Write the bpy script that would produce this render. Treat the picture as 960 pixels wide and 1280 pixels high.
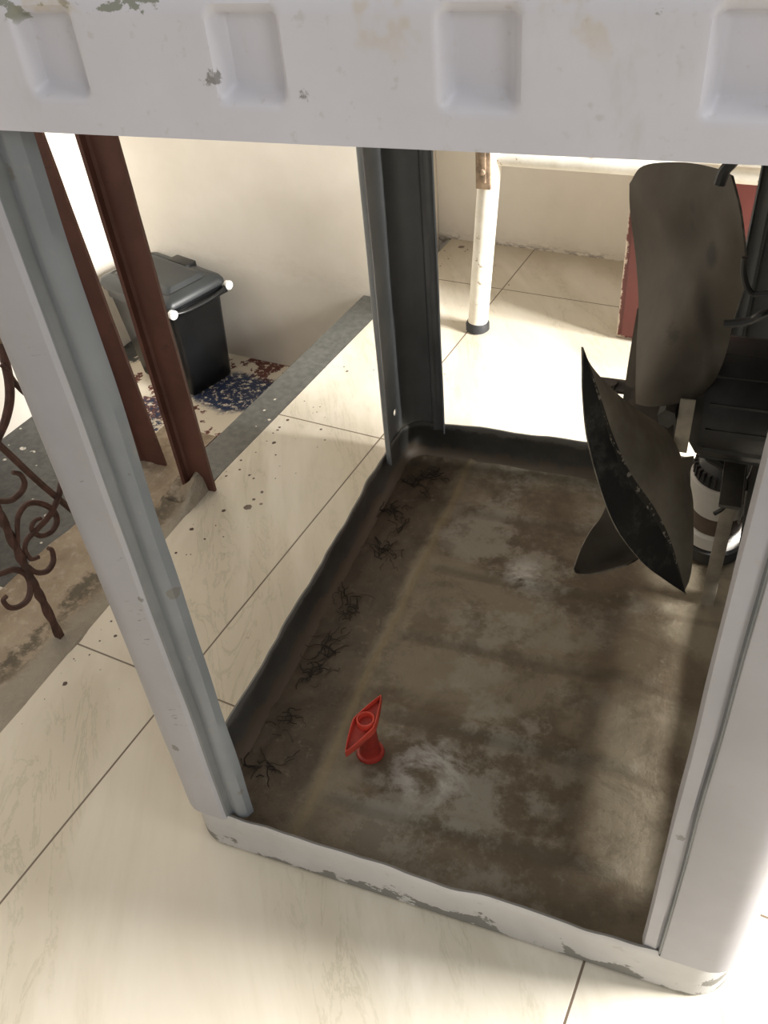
import bpy, bmesh, math, random
from mathutils import Vector, Matrix, noise
random.seed(7)
for o in list(bpy.data.objects): bpy.data.objects.remove(o)
C = bpy.context.scene.collection
SC = bpy.context.scene
# ------------------------------------------------------------------ camera, world, lights, exposure
YT = math.radians(30.845)          # yaw of the tiled room against the camera heading
YC = math.radians(24.2)            # yaw of the cooler
def room(b, a, z=0.0):             # room coordinates (b to the right, a away) to world
    return Vector((math.cos(YT)*b + math.sin(YT)*a, -math.sin(YT)*b + math.cos(YT)*a, z))
def camera():
    p, r = 0.7089, -0.10479
    f = Vector((0, math.cos(p), -math.sin(p))); x = Vector((1, 0, 0)); u = x.cross(f)
    x2 = math.cos(r)*x + math.sin(r)*u; u2 = -math.sin(r)*x + math.cos(r)*u
    cd = bpy.data.cameras.new('camera'); c = bpy.data.objects.new('camera', cd); C.objects.link(c)
    m = Matrix((( x2.x, u2.x, -f.x, 0), (x2.y, u2.y, -f.y, 0), (x2.z, u2.z, -f.z, .94), (0, 0, 0, 1)))
    c.matrix_world = m
    cd.sensor_fit = 'VERTICAL'; cd.sensor_height = 36; cd.lens = 36*1113/1280
    cd.clip_start = .02
    SC.camera = c
camera()
w = bpy.data.worlds.new('world'); SC.world = w; w.use_nodes = True
w.node_tree.nodes['Background'].inputs[0].default_value = (1.0, .965, .925, 1)
w.node_tree.nodes['Background'].inputs[1].default_value = .44
def area(name, loc, target, size, sizey, power, col=(1, .95, .86), spread=180):
    l = bpy.data.lights.new(name, 'AREA'); l.shape = 'RECTANGLE'; l.size = size; l.size_y = sizey
    l.energy = power; l.color = col; l.spread = math.radians(spread)
    o = bpy.data.objects.new(name, l); C.objects.link(o)
    o.location = loc; o.rotation_euler = (target-loc).to_track_quat('-Z', 'Y').to_euler()
    return o
area('daylight_right', room(1.9, 1.25, 1.25), room(-.5, 1.4, 0), .7, .7, 100, (1, .97, .93), 100)
area('overhead_fill', room(.95, .33, 2.2), room(.35, .3, 0), .4, .4, 6.5, (1, .99, .98))  # added fill from above, for highlights on the pocket bevels
area('front_fill', room(1.5, -.7, 1.7), room(.2, .3, .5), .6, .6, 9, (.96, .98, 1))  # added fill from the front, lifts pocket bevels, drain plug and front blade
SC.view_settings.view_transform = 'Standard'; SC.view_settings.look = 'None'
SC.view_settings.exposure = 0.0; SC.view_settings.gamma = 1; SC.view_settings.use_curve_mapping = False

# ------------------------------------------------------------------ material helpers
class G:
    def __init__(s, name, rough=.6, metal=0.0, spec=.5):
        m = bpy.data.materials.new(name); m.use_nodes = True; s.m = m; s.t = m.node_tree
        s.b = s.t.nodes['Principled BSDF']; s.b.inputs['Roughness'].default_value = rough
        s.b.inputs['Metallic'].default_value = metal
        s.b.inputs['Specular IOR Level'].default_value = spec
        s.co = s.t.nodes.new('ShaderNodeTexCoord').outputs['Object']
    def L(s, a, b): s.t.links.new(a, b)
    def setin(s, i, v):
        if isinstance(v, bpy.types.NodeSocket): s.L(v, i)
        elif hasattr(v, '__len__') and len(v) == 3 and i.type == 'RGBA': i.default_value = (*v, 1)
        else: i.default_value = v
    def math(s, op, a, b=0.0, c=0.0, clamp=False):
        n = s.t.nodes.new('ShaderNodeMath'); n.operation = op; n.use_clamp = clamp
        s.setin(n.inputs[0], a); s.setin(n.inputs[1], b); s.setin(n.inputs[2], c); return n.outputs[0]
    def xyz(s, v=None):
        n = s.t.nodes.new('ShaderNodeSeparateXYZ'); s.L(v or s.co, n.inputs[0]); return n.outputs
    def map(s, scale=(1, 1, 1), rot=(0, 0, 0), loc=(0, 0, 0), v=None):
        n = s.t.nodes.new('ShaderNodeMapping'); s.L(v or s.co, n.inputs[0])
        n.inputs['Scale'].default_value = scale; n.inputs['Rotation'].default_value = rot; n.inputs['Location'].default_value = loc
        return n.outputs[0]
    def noise(s, scale, detail=6, rough=.6, v=None, dist=0.0):
        n = s.t.nodes.new('ShaderNodeTexNoise'); s.L(v or s.co, n.inputs['Vector'])
        n.inputs['Scale'].default_value = scale; n.inputs['Detail'].default_value = detail
        n.inputs['Roughness'].default_value = rough; n.inputs['Distortion'].default_value = dist
        return n.outputs['Fac']
    def voro(s, scale, v=None, feature='F1', rnd=1.0):
        n = s.t.nodes.new('ShaderNodeTexVoronoi'); n.feature = feature; s.L(v or s.co, n.inputs['Vector'])
        n.inputs['Scale'].default_value = scale; n.inputs['Randomness'].default_value = rnd; return n
    def step(s, v, lo, hi):          # smooth 0..1 from lo to hi
        n = s.t.nodes.new('ShaderNodeMapRange'); n.interpolation_type = 'SMOOTHSTEP'
        s.setin(n.inputs[0], v)
        if lo < hi: n.inputs[1].default_value = lo; n.inputs[2].default_value = hi
        else:
            n.inputs[1].default_value = hi; n.inputs[2].default_value = lo
            n.inputs[3].default_value = 1; n.inputs[4].default_value = 0
        return n.outputs[0]
    def mix(s, f, a, b):
        n = s.t.nodes.new('ShaderNodeMix'); n.data_type = 'RGBA'
        s.setin(n.inputs[0], f); s.setin(n.inputs[6], a); s.setin(n.inputs[7], b); return n.outputs[2]
    def color(s, v): s.setin(s.b.inputs['Base Color'], v)
    def bump(s, h, strength=.3, dist=.002):
        n = s.t.nodes.new('ShaderNodeBump'); s.L(h, n.inputs['Height'])
        n.inputs['Strength'].default_value = strength; n.inputs['Distance'].default_value = dist
        s.L(n.outputs[0], s.b.inputs['Normal'])
def plain(name, col, rough=.6, metal=0.0, var=.15, scale=30, spec=.5):
    g = G(name, rough, metal, spec)
    n = g.noise(scale, 6)
    g.color(g.mix(g.step(n, .3, .7), tuple(c*(1-var) for c in col), tuple(min(1, c*(1+var)) for c in col)))
    return g.m

# marble tile floor
g = G('marble_tile', .22)
x, y, z = g.xyz()
def grout(s, v, off):
    t = s.math('FRACT', s.math('DIVIDE', s.math('SUBTRACT', v, off), .6))
    d = s.math('MINIMUM', t, s.math('SUBTRACT', 1.0, t))
    return s.step(d, .0028, .0016)
gr = g.math('MAXIMUM', grout(g, x, -.66), grout(g, y, .519))
wv = g.map(scale=(4.6, 1.1, 1), v=g.map(rot=(0, 0, math.radians(-36))))
n1 = g.noise(1.5, 9, .62, wv, .5); n2 = g.noise(3.0, 9, .66, wv, 1.4); n3 = g.noise(1.2, 4)
c = g.mix(g.step(n1, .38, .64), (.56, .515, .415), (.70, .66, .57))
c = g.mix(g.math('MULTIPLY', g.step(n3, .35, .65), .35), c, (.72, .61, .45))
vein = g.math('MULTIPLY', g.step(g.math('ABSOLUTE', g.math('SUBTRACT', n2, .5)), .022, .0), .38)
c = g.mix(g.math('MULTIPLY', vein, g.step(n1, .55, .4)), c, (.36, .33, .23))
# rust coloured paint drops near the ledge and a few dark specks
dn = g.noise(14, 3)
vo = g.voro(34, g.map(scale=(1, 1, 0)))
near = g.step(x, -.68, -.80)
clump = g.math('MULTIPLY', g.step(g.noise(6, 2), .40, .60), near)
dn2 = g.noise(90, 4, .7)
def drops(sc, base, extra, pw, off):
    v_ = g.voro(sc, g.map(scale=(1, 1, 0), loc=(off, off*.7, 0))); rc = g.xyz(v_.outputs['Color'])[0]
    siz = g.math('MULTIPLY', g.math('POWER', rc, pw), g.math('ADD', base, g.math('MULTIPLY', clump, extra)))
    return g.step(g.math('SUBTRACT', g.math('ADD', v_.outputs['Distance'], g.math('MULTIPLY', g.math('SUBTRACT', dn2, .5), .30)), siz), .02, .0)
drop = g.math('MAXIMUM', drops(36, -.05, .42, 5.0, .0), drops(80, .0, .32, 3.0, .4))
vo2 = g.voro(17, g.map(scale=(1, 1, 0), loc=(.3, .7, 0)))
speck = g.step(vo2.outputs['Distance'], .045, .03)
speck = g.math('MULTIPLY', speck, g.step(g.noise(4, 1), .48, .55))
c = g.mix(g.math('MAXIMUM', g.math('MULTIPLY', drop, near), speck), c, (.060, .028, .016))
# dirt film along the wall joint and the ledge
c = g.mix(g.math('MULTIPLY', g.step(g.math('ADD', y, g.math('MULTIPLY', g.noise(9, 5), .16)), 1.84, 2.03), .5), c, (.38, .30, .20))
c = g.mix(gr, c, (.16, .12, .085))
g.color(c)
g.setin(g.b.inputs['Roughness'], g.math('ADD', .25, g.math('MULTIPLY', g.noise(5, 5), .35)))
g.bump(g.math('SUBTRACT', 1.0, gr), .4, .001)
M_tile = g.m

# lower floor: dark granite, dried cream paint with blue and dark red flakes
g = G('paint_spattered_granite', .5)
x, y, z = g.xyz()
n = g.noise(60, 5); nb = g.noise(7, 6, .65); nf = g.noise(75, 4, .8); nm = g.noise(11, 5, .65)
c = g.mix(g.step(n, .3, .7), (.045, .047, .045), (.085, .085, .08))
vo = g.voro(30, g.map(scale=(1, 1.3, 0)))
fl = g.math('MULTIPLY', g.step(g.math('SUBTRACT', g.math('ADD', vo.outputs['Distance'], g.math('MULTIPLY', n, .35)), g.math('MULTIPLY', g.xyz(vo.outputs['Color'])[0], .22)), .22, .18), g.step(nm, .45, .5))
c = g.mix(fl, c, (.6, .57, .5))
def blob(s, cx, cy, rx, ry, nz, amp):
    dx = s.math('DIVIDE', s.math('SUBTRACT', x, cx), rx); dy = s.math('DIVIDE', s.math('SUBTRACT', y, cy), ry)
    r = s.math('SQRT', s.math('ADD', s.math('MULTIPLY', dx, dx), s.math('MULTIPLY', dy, dy)))
    return s.math('ADD', r, s.math('MULTIPLY', s.math('SUBTRACT', nz, .5), amp))
cream = g.step(blob(g, -1.22, 1.36, .42, .30, nb, .7), 1.03, 1.0)
c = g.mix(cream, c, (.74, .66, .53))
red = g.math('MULTIPLY', g.step(nm, .53, .545), g.step(blob(g, -1.16, 1.36, .45, .30, nb, 1.2), 1.15, 1.0))
red = g.math('MULTIPLY', red, g.step(nf, .40, .45))
c = g.mix(red, c, (.13, .035, .022))
blue = g.math('MULTIPLY', g.step(blob(g, -1.24, 1.45, .13, .085, nb, 1.0), 1.1, .8), g.step(nf, .42, .46))
blue2 = g.math('MULTIPLY', g.step(blob(g, -1.42, 1.26, .12, .10, nb, 1.6), 1.0, .8), g.step(nf, .50, .53))
c = g.mix(g.math('MAXIMUM', blue, blue2), c, (.02, .035, .085))
g.color(c); g.bump(g.math('ADD', nm, g.math('MULTIPLY', nf, .4)), .4, .003)
M_lower = g.m

g = G('dark_granite_strip', .35)
n = g.noise(70, 5); vo = g.voro(34, g.map(scale=(1, 1, 0)))
c = g.mix(g.step(n, .3, .7), (.065, .068, .063), (.11, .11, .10))
c = g.mix(g.math('MULTIPLY', g.step(g.math('ADD', vo.outputs['Distance'], g.math('MULTIPLY', g.noise(90, 3), .3)), .25, .22), g.step(g.noise(6, 2), .47, .52)), c, (.66, .62, .52))
g.color(c); M_strip = g.m

g = G('cement_ledge', .85)
x, y, z = g.xyz()
n = g.noise(9, 8, .6); nf = g.noise(70, 5, .7); nm = g.noise(20, 6, .7)
c = g.mix(g.step(n, .3, .7), (.24, .18, .115), (.42, .34, .25))
c = g.mix(g.math('MULTIPLY', g.step(nf, .5, .7), .5), c, (.55, .48, .38))
c = g.mix(g.math('MULTIPLY', g.step(g.math('ADD', x, g.math('MULTIPLY', nm, .06)), -.87, -.84), .7), c, (.36, .33, .27))
line = g.step(g.math('ABSOLUTE', g.math('ADD', g.math('SUBTRACT', x, -.905), g.math('MULTIPLY', g.math('SUBTRACT', nm, .5), .14))), .028, .006)
c = g.mix(g.math('MULTIPLY', g.math('MULTIPLY', line, g.step(nm, .40, .55)), .85), c, (.10, .085, .06))
vo = g.voro(30, g.map(scale=(1, 1, 0)))
c = g.mix(g.math('MULTIPLY', g.step(vo.outputs['Distance'], .15, .10), g.step(g.noise(6, 2), .45, .55)), c, (.11, .055, .035))
g.color(c); g.bump(g.math('ADD', nf, nm), .9, .006); M_cement = g.m

g = G('white_wall_paint', .75)
x, y, z = g.xyz()
n = g.noise(3, 6); nm = g.noise(14, 7, .7, g.map(scale=(1, 1, 2.2))); nf = g.noise(60, 3)
c = g.mix(g.step(n, .3, .7), (.77, .715, .62), (.86, .81, .72))
low = g.step(g.math('ADD', z, g.math('MULTIPLY', g.math('SUBTRACT', nm, .5), .30)), .05, -.03)
c = g.mix(g.math('MULTIPLY', low, .14), c, (.42, .37, .29))
edge = g.math('MULTIPLY', g.math('MULTIPLY', g.step(x, -.93, -.90), g.step(g.math('ADD', z, g.math('MULTIPLY', g.math('SUBTRACT', nm, .5), .16)), .022, .004)), g.math('MULTIPLY', g.step(z, -.03, -.005), g.step(nm, .47, .56)))
c = g.mix(g.math('MULTIPLY', edge, .85), c, (.12, .085, .055))
g.color(c); g.bump(g.math('ADD', n, g.math('MULTIPLY', nf, .1)), .25, .01); M_wall = g.m

# painted sheet steel
def painted(name, base, dark, chips=True, rough=.42, chipmask=None):
    g = G(name, rough)
    n = g.noise(5, 6); nm = g.noise(35, 6, .7); nf = g.noise(120, 3)
    c = g.mix(g.step(n, .3, .7), dark, base)
    c = g.mix(g.math('MULTIPLY', g.step(nf, .62, .74), .25), c, (.38, .33, .26))
    c = g.mix(g.math('MULTIPLY', g.step(g.noise(11, 7, .7, g.map(scale=(1, 1, .4))), .56, .72), .32), c, (.42, .37, .27))
    if name == 'pale_grey_enamel':
        x, y, z = g.xyz(); ax = g.math('ABSOLUTE', g.math('SUBTRACT', x, .0475))
        sn = g.noise(1, 3, .6, g.map(scale=(60, 10, 260), v=g.map(rot=(0, .35, 0))))
        sm = g.math('MULTIPLY', g.step(ax, .011, .003), g.math('MULTIPLY', g.step(sn, .60, .65), g.step(g.noise(9, 2, .5, g.map(scale=(0, 0, 1))), .5, .56)))
        c = g.mix(g.math('MULTIPLY', sm, .75), c, (.15, .15, .15))
    if chips:
        vo = g.voro(20, g.map(loc=(.13, .4, .2)))
        ch = g.step(g.math('ADD', vo.outputs['Distance'], g.math('MULTIPLY', nm, .6)), .40, .37)
        c = g.mix(g.math('MULTIPLY', ch, .8), c, (.17, .16, .14))
    if chipmask:
        x, y, z = g.xyz()
        mk = g.math('MULTIPLY', g.step(z, *chipmask), g.step(g.noise(24, 6, .6, g.map(scale=(.8, 1, 1.3))), .575, .59))
        c = g.mix(mk, c, (.26, .27, .23))
        mk2 = g.math('MULTIPLY', g.step(z, chipmask[0]-.02, chipmask[1]), g.step(g.noise(17, 4, .6, g.map(loc=(3, 1, 2))), .60, .66))
        c = g.mix(g.math('MULTIPLY', mk2, .4), c, (.55, .45, .28))
    g.color(c); g.bump(g.math('ADD', n, g.math('MULTIPLY', nm, .15)), .12, .004)
    return g.m
M_paint = painted('pale_grey_enamel', (.43, .425, .45), (.36, .355, .375))
M_rail = painted('pale_grey_enamel_rail', (.68, .675, .725), (.60, .595, .64), True, .38, (.846, .853))
M_blue = painted('dull_zinc_grey_paint', (.24, .258, .275), (.175, .19, .203), True, .4)
g = G('bare_galvanised_dark', .5, .35)
n = g.noise(6, 7); nf = g.noise(45, 5)
c = g.mix(g.step(n, .3, .7), (.15, .163, .168), (.24, .25, .255)); c = g.mix(g.math('MULTIPLY', g.step(nf, .6, .75), .3), c, (.2, .18, .15))
g.color(c); M_galv = g.m

# tray: outer paint with chipped lower edge
g = G('tray_outer_paint', .5)
x, y, z = g.xyz()
n = g.noise(6, 5); nm = g.noise(22, 7, .65, g.map(scale=(1, 1, 1.5))); nf = g.noise(80, 4)
c = g.mix(g.step(n, .3, .7), (.44, .43, .42), (.55, .54, .53))
chip = g.step(g.math('ADD', z, g.math('MULTIPLY', g.math('SUBTRACT', nm, .5), .17)), .012, .009)
c = g.mix(chip, c, (.19, .185, .17))
c = g.mix(g.math('MULTIPLY', g.step(nf, .6, .7), .3), c, (.3, .27, .22))
g.color(c); g.bump(nm, .2, .002); M_trayout = g.m
g = G('tray_inner_galvanised', .55, .1)
x, y, z = g.xyz()
n = g.noise(6, 7, .65); nm = g.noise(25, 7, .7)
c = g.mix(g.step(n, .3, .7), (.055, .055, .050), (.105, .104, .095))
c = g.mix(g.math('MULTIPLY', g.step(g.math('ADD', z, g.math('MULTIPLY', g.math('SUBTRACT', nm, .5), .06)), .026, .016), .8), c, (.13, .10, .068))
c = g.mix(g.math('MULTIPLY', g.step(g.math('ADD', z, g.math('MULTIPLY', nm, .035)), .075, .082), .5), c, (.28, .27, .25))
g.color(c); g.bump(nm, .3, .002); M_trayin = g.m
g = G('dried_mud_tray_floor', .6)
x, y, z = g.xyz()
n1 = g.noise(4.5, 8, .6, g.map(loc=(1.3, .2, 0)), .3); n2 = g.noise(12, 8, .7, None, .4); nf = g.noise(90, 5, .7)
c = g.mix(g.step(n1, .42, .56), (.13, .100, .062), (.235, .20, .14))
c = g.mix(g.math('MULTIPLY', g.step(n2, .48, .66), .55), c, (.075, .052, .03))
# scale and bare metal patches, mostly in the middle of the pan
mid = g.step(g.math('ADD', g.math('ABSOLUTE', g.math('SUBTRACT', x, .27)), g.math('MULTIPLY', g.math('SUBTRACT', n1, .5), .5)), .17, .04)
c = g.mix(g.math('MULTIPLY', g.math('MULTIPLY', mid, g.step(g.noise(6, 12, .72, g.map(loc=(4, 2, 1))), .47, .56)), .7), c, (.34, .325, .27))
c = g.mix(g.math('MULTIPLY', g.step(g.noise(9, 12, .75, g.map(loc=(1, 5, 1))), .53, .60), .45), c, (.10, .07, .04))
def spot(cx, cy, r, amp=.8):
    dx = g.math('SUBTRACT', x, cx); dy = g.math('SUBTRACT', y, cy)
    d = g.math('SQRT', g.math('ADD', g.math('MULTIPLY', dx, dx), g.math('MULTIPLY', dy, dy)))
    return g.step(g.math('ADD', d, g.math('MULTIPLY', g.math('SUBTRACT', n2, .5), r*amp*2)), r, r*.3)
c = g.mix(g.math('MULTIPLY', g.math('MULTIPLY', g.math('MAXIMUM', spot(.235, .155, .060, 2.2), spot(.27, .51, .04, 2.2)), g.step(n2, .38, .56)), .8), c, (.66, .65, .62))  # two separate pale spots, broken up by noise
# yellow edge line where the silt of the side gutter ends
gl = g.step(g.math('ABSOLUTE', g.math('ADD', g.math('SUBTRACT', x, .117), g.math('MULTIPLY', g.math('SUBTRACT', n2, .5), .03))), .010, .001)
rb = None
for ry in (.100, .232, .365, .500, .635):
    dd = g.math('ABSOLUTE', g.math('ADD', g.math('SUBTRACT', y, ry-.014), g.math('MULTIPLY', g.math('SUBTRACT', n2, .5), .022)))
    q = g.step(dd, .010, .002); rb = q if rb is None else g.math('MAXIMUM', rb, q)
rb = g.math('MULTIPLY', g.math('MULTIPLY', rb, g.step(x, .12, .15)), g.step(n1, .30, .52))
c = g.mix(g.math('MULTIPLY', rb, .38), c, (.085, .058, .033))
c = g.mix(g.math('MULTIPLY', gl, .55), c, (.24, .19, .10))
gut = g.step(g.math('ADD', x, g.math('MULTIPLY', g.math('SUBTRACT', n2, .5), .03)), .110, .095)
c = g.mix(g.math('MULTIPLY', gut, .85), c, g.mix(g.step(n2, .35, .65), (.06, .043, .027), (.12, .09, .058)))
c = g.mix(g.math('MULTIPLY', g.step(y, .10, .0), .5), c, (.16, .125, .08))
c = g.mix(g.math('MULTIPLY', g.step(nf, .55, .75), .4), c, (.30, .26, .19))
ring = spot(.160, .160, .035, .25)
c = g.mix(g.math('MULTIPLY', ring, .75), c, (.12, .07, .04))
g.color(c); g.bump(g.math('ADD', n2, g.math('MULTIPLY', nf, .5)), .8, .005)
g.setin(g.b.inputs['Roughness'], g.step(n1, .75, .25)); g.b.inputs['Roughness'].default_value = .6
g.t.links.remove(g.b.inputs['Roughness'].links[0])
M_mud = g.m

g = G('dusty_fan_metal', .62, 0, .3)
n = g.noise(8, 6); nm = g.noise(30, 6, .7)
vo = g.voro(9, g.map(loc=(.42, .1, .36)))
c = g.mix(g.step(n, .3, .7), (.066, .056, .044), (.12, .104, .083))
c = g.mix(g.math('MULTIPLY', g.step(nm, .55, .75), .4), c, (.07, .06, .05))
c = g.mix(g.math('MULTIPLY', g.step(g.math('ADD', vo.outputs['Distance'], g.math('MULTIPLY', nm, .3)), .33, .28), .7), c, (.03, .026, .022))
sp = None
for px_, py_, pz_, pr_ in ((.441, .37, .628, .012), (.443, .37, .612, .012), (.458, .33, .603, .015), (.425, .40, .618, .008)):
    vm = g.t.nodes.new('ShaderNodeVectorMath'); vm.operation = 'DISTANCE'; g.L(g.co, vm.inputs[0]); vm.inputs[1].default_value = (px_, py_, pz_)
    q = g.step(g.math('ADD', vm.outputs['Value'], g.math('MULTIPLY', g.math('SUBTRACT', nm, .5), .012)), pr_, pr_*.45); sp = q if sp is None else g.math('MAXIMUM', sp, q)
c = g.mix(g.math('MULTIPLY', sp, .75), c, (.02, .018, .015))
g.color(c); g.bump(nm, .15, .002); M_blade = g.m
g = G('black_fan_metal', .6, 0, .25)
nm = g.noise(28, 7, .75)
c = g.mix(g.step(nm, .45, .75), (.030, .030, .029), (.12, .12, .11)); g.color(c); M_bladeblack = g.m
g = G('worn_blade_crease', .6)
c = g.mix(g.step(g.noise(110, 4, .7), .55, .60), (.05, .046, .04), (.42, .38, .31)); g.color(c); M_crease = g.m
M_litblade = plain('lightened_fan_metal', (.33, .295, .24), .8, 0, .22, 18, .2)  # front blade only: fan metal lightened, light on it put into the colour
M_rim = plain('chipped_blade_edge', (.13, .12, .10), .6, 0, .6, 90)
M_motor = plain('black_motor_enamel', (.02, .02, .02), .5, 0, .4)
M_shaft = plain('oiled_steel', (.055, .045, .04), .4, .4, .3, 60)
M_dusty = plain('dusty_galvanised_strip', (.40, .36, .29), .6, .1, .25, 25)
M_dark = plain('dark_grimy_steel', (.075, .07, .062), .55, .1, .35, 20)
M_white = plain('white_pump_plastic', (.66, .64, .60), .35, 0, .08, 20)
M_black = plain('black_pump_plastic', (.035, .035, .035), .45, 0, .2)
M_brown = plain('brown_grimed_plastic', (.10, .072, .055), .5, 0, .3)
M_cable = plain('black_cable', (.02, .02, .02), .45, 0, .2)
M_red = plain('red_orange_plastic', (.66, .075, .045), .4, 0, .12, 40)
M_redin = plain('red_orange_plastic_recess', (.36, .03, .02), .45, 0, .2, 60)
g = G('red_oxide_primer', .55)
n = g.noise(8, 6); nm = g.noise(45, 6, .7); vo = g.voro(14)
c = g.mix(g.step(n, .3, .7), (.085, .032, .022), (.135, .055, .038)); c = g.mix(g.math('MULTIPLY', g.step(nm, .6, .7), .6), c, (.045, .02, .016))
c = g.mix(g.math('MULTIPLY', g.step(g.math('ADD', vo.outputs['Distance'], nm), .50, .47), .5), c, (.22, .16, .12))
g.color(c); g.bump(nm, .2, .002); M_oxide = g.m
M_scroll = plain('rusty_wrought_iron', (.075, .035, .026), .6, .1, .45, 50)
M_bin = plain('black_bin_plastic', (.006, .0065, .007), .28, 0, .25, 8)
M_lid = plain('charcoal_lid_plastic', (.022, .025, .026), .45, 0, .2, 10)
M_pin = plain('white_button_plastic', (.85, .84, .80), .4, 0, .04)
g = G('worn_white_table_paint', .45)
n = g.noise(20, 6, .7); nm = g.noise(45, 7, .75)
c = g.mix(g.step(n, .3, .7), (.70, .66, .56), (.84, .81, .73)); c = g.mix(g.math('MULTIPLY', g.step(nm, .60, .64), .8), c, (.30, .21, .13))
g.color(c); M_tube = g.m
M_rust = plain('rusty_bracket_steel', (.30, .22, .15), .55, .2, .5, 60)
M_rubber = plain('black_rubber', (.025, .026, .028), .6, 0, .2)
g = G('brick_red_cupboard_paint', .5)
x, y, z = g.xyz()
n = g.noise(5, 5); nm = g.noise(40, 6, .7)
c = g.mix(g.step(n, .3, .7), (.105, .022, .018), (.15, .030, .025))
dist = g.math('MINIMUM', g.math('SUBTRACT', x, 0), g.math('MULTIPLY', z, .7))
c = g.mix(g.step(g.math('ADD', dist, g.math('MULTIPLY', g.math('SUBTRACT', nm, .5), .03)), .004, .001), c, (.62, .52, .42))
g.color(c); M_cup = g.m
M_twig = plain('dry_black_twigs', (.035, .026, .018), .9, 0, .3, 60)

# ------------------------------------------------------------------ mesh helpers
def link(name, bm, mats, parent=None, smooth=True, loc=None, rot=None):
    bmesh.ops.recalc_face_normals(bm, faces=bm.faces) if getattr(bm, 'tag_recalc', False) else None
    me = bpy.data.meshes.new(name); bm.to_mesh(me); bm.free()
    for m in (mats if isinstance(mats, (list, tuple)) else [mats]): me.materials.append(m)
    if smooth:
        for p in me.polygons: p.use_smooth = True
        me.set_sharp_from_angle(angle=math.radians(38))
    o = bpy.data.objects.new(name, me); C.objects.link(o)
    if parent: o.parent = parent
    if loc is not None: o.location = loc
    if rot is not None: o.rotation_euler = (0, 0, rot)
    return o
def recalc(bm): bmesh.ops.recalc_face_normals(bm, faces=bm.faces); return bm
def tag(o, label=None, cat=None, group=None, kind=None):
    if label: o['label'] = label
    if cat: o['category'] = cat
    if group: o['group'] = group
    if kind: o['kind'] = kind
    return o
def empty(name, loc, rz=0.0):
    o = bpy.data.objects.new(name, None); C.objects.link(o); o.location = loc; o.rotation_euler = (0, 0, rz)
    o.empty_display_size = .05; return o
def box(bm, x0, x1, y0, y1, z0, z1, bev=0.0, mi=0):
    vs = [bm.verts.new((x, y, z)) for x in (x0, x1) for y in (y0, y1) for z in (z0, z1)]
    idx = [(0, 1, 3, 2), (4, 6, 7, 5), (0, 4, 5, 1), (2, 3, 7, 6), (0, 2, 6, 4), (1, 5, 7, 3)]
    fs = [bm.faces.new([vs[i] for i in f]) for f in idx]
    for f in fs: f.material_index = mi
    if bev:
        es = list({e for f in fs for e in f.edges})
        bmesh.ops.bevel(bm, geom=es, offset=bev, segments=2, affect='EDGES', profile=.6)
    return fs
def lathe(bm, prof, seg=32, c=(0, 0, 0), M=None, mi=0):
    rings = []
    for r, z in prof:
        ring = []
        for i in range(seg):
            t = 2*math.pi*i/seg; p = Vector((r*math.cos(t), r*math.sin(t), z))
            if M: p = M @ p
            ring.append(bm.verts.new(p+Vector(c)))
        rings.append(ring)
    for a, b in zip(rings, rings[1:]):
        for i in range(seg):
            f = bm.faces.new((a[i], a[(i+1) % seg], b[(i+1) % seg], b[i])); f.material_index = mi
    for ring, rev in ((rings[0], True), (rings[-1], False)):
        f = bm.faces.new(list(reversed(ring)) if rev else ring); f.material_index = mi
def smooth_path(pts, n=8):
    pts = [Vector(p) for p in pts]
    if len(pts) < 3: return pts
    P = [pts[0]*2-pts[1]]+pts+[pts[-1]*2-pts[-2]]; out = []
    for i in range(1, len(P)-2):
        for k in range(n):
            t = k/n; a, b, c, d = P[i-1:i+3]
            out.append(.5*((2*b)+(c-a)*t+(2*a-5*b+4*c-d)*t*t+(3*b-a-3*c+d)*t**3))
    out.append(pts[-1]); return out
def tube(bm, pts, r, seg=8, n=6, rad=None, twist=0.0, square=False, mi=0):
    P = smooth_path(pts, n) if n else [Vector(p) for p in pts]
    rings = []; up = None
    for i, p in enumerate(P):
        t = (P[min(i+1, len(P)-1)]-P[max(i-1, 0)]).normalized()
        if up is None: up = t.orthogonal().normalized()
        up = (up-t*up.dot(t)).normalized(); bi = t.cross(up)
        rr = rad(i/(len(P)-1)) if rad else r
        ring = []
        for k in range(seg):
            an = 2*math.pi*k/seg+twist*i; q = rr*(1.0 if not square else 1/max(abs(math.cos(2*math.pi*k/seg)), abs(math.sin(2*math.pi*k/seg))))
            ring.append(bm.verts.new(p+(up*math.cos(an)+bi*math.sin(an))*q))
        rings.append(ring)
    for a, b in zip(rings, rings[1:]):
        for k in range(seg):
            f = bm.faces.new((a[k], a[(k+1) % seg], b[(k+1) % seg], b[k])); f.material_index = mi
    bm.faces.new(list(reversed(rings[0]))).material_index = mi; bm.faces.new(rings[-1]).material_index = mi
def rrect(W, D, r, step=.006, cseg=10):
    """closed outline: (x, y, nx, ny, side, s)"""
    out = []
    sides = [((r, 0), (W-r, 0), (0, -1)), ((W, r), (W, D-r), (1, 0)), ((W-r, D), (r, D), (0, 1)), ((0, D-r), (0, r), (-1, 0))]
    cc = [((W-r, r), -90), ((W-r, D-r), 0), ((r, D-r), 90), ((r, r), 180)]
    for k in range(4):
        (xa, ya), (xb, yb), n = sides[k]; L = math.hypot(xb-xa, yb-ya); m = max(1, int(L/step))
        for i in range(m+1):
            t = i/m; out.append((xa+(xb-xa)*t, ya+(yb-ya)*t, n[0], n[1], k, r+L*t))
        (cx, cy), a0 = cc[k]
        for i in range(1, cseg):
            an = math.radians(a0+90*i/cseg); out.append((cx+r*math.cos(an), cy+r*math.sin(an), math.cos(an), math.sin(an), -1, 0))
    return out

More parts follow.
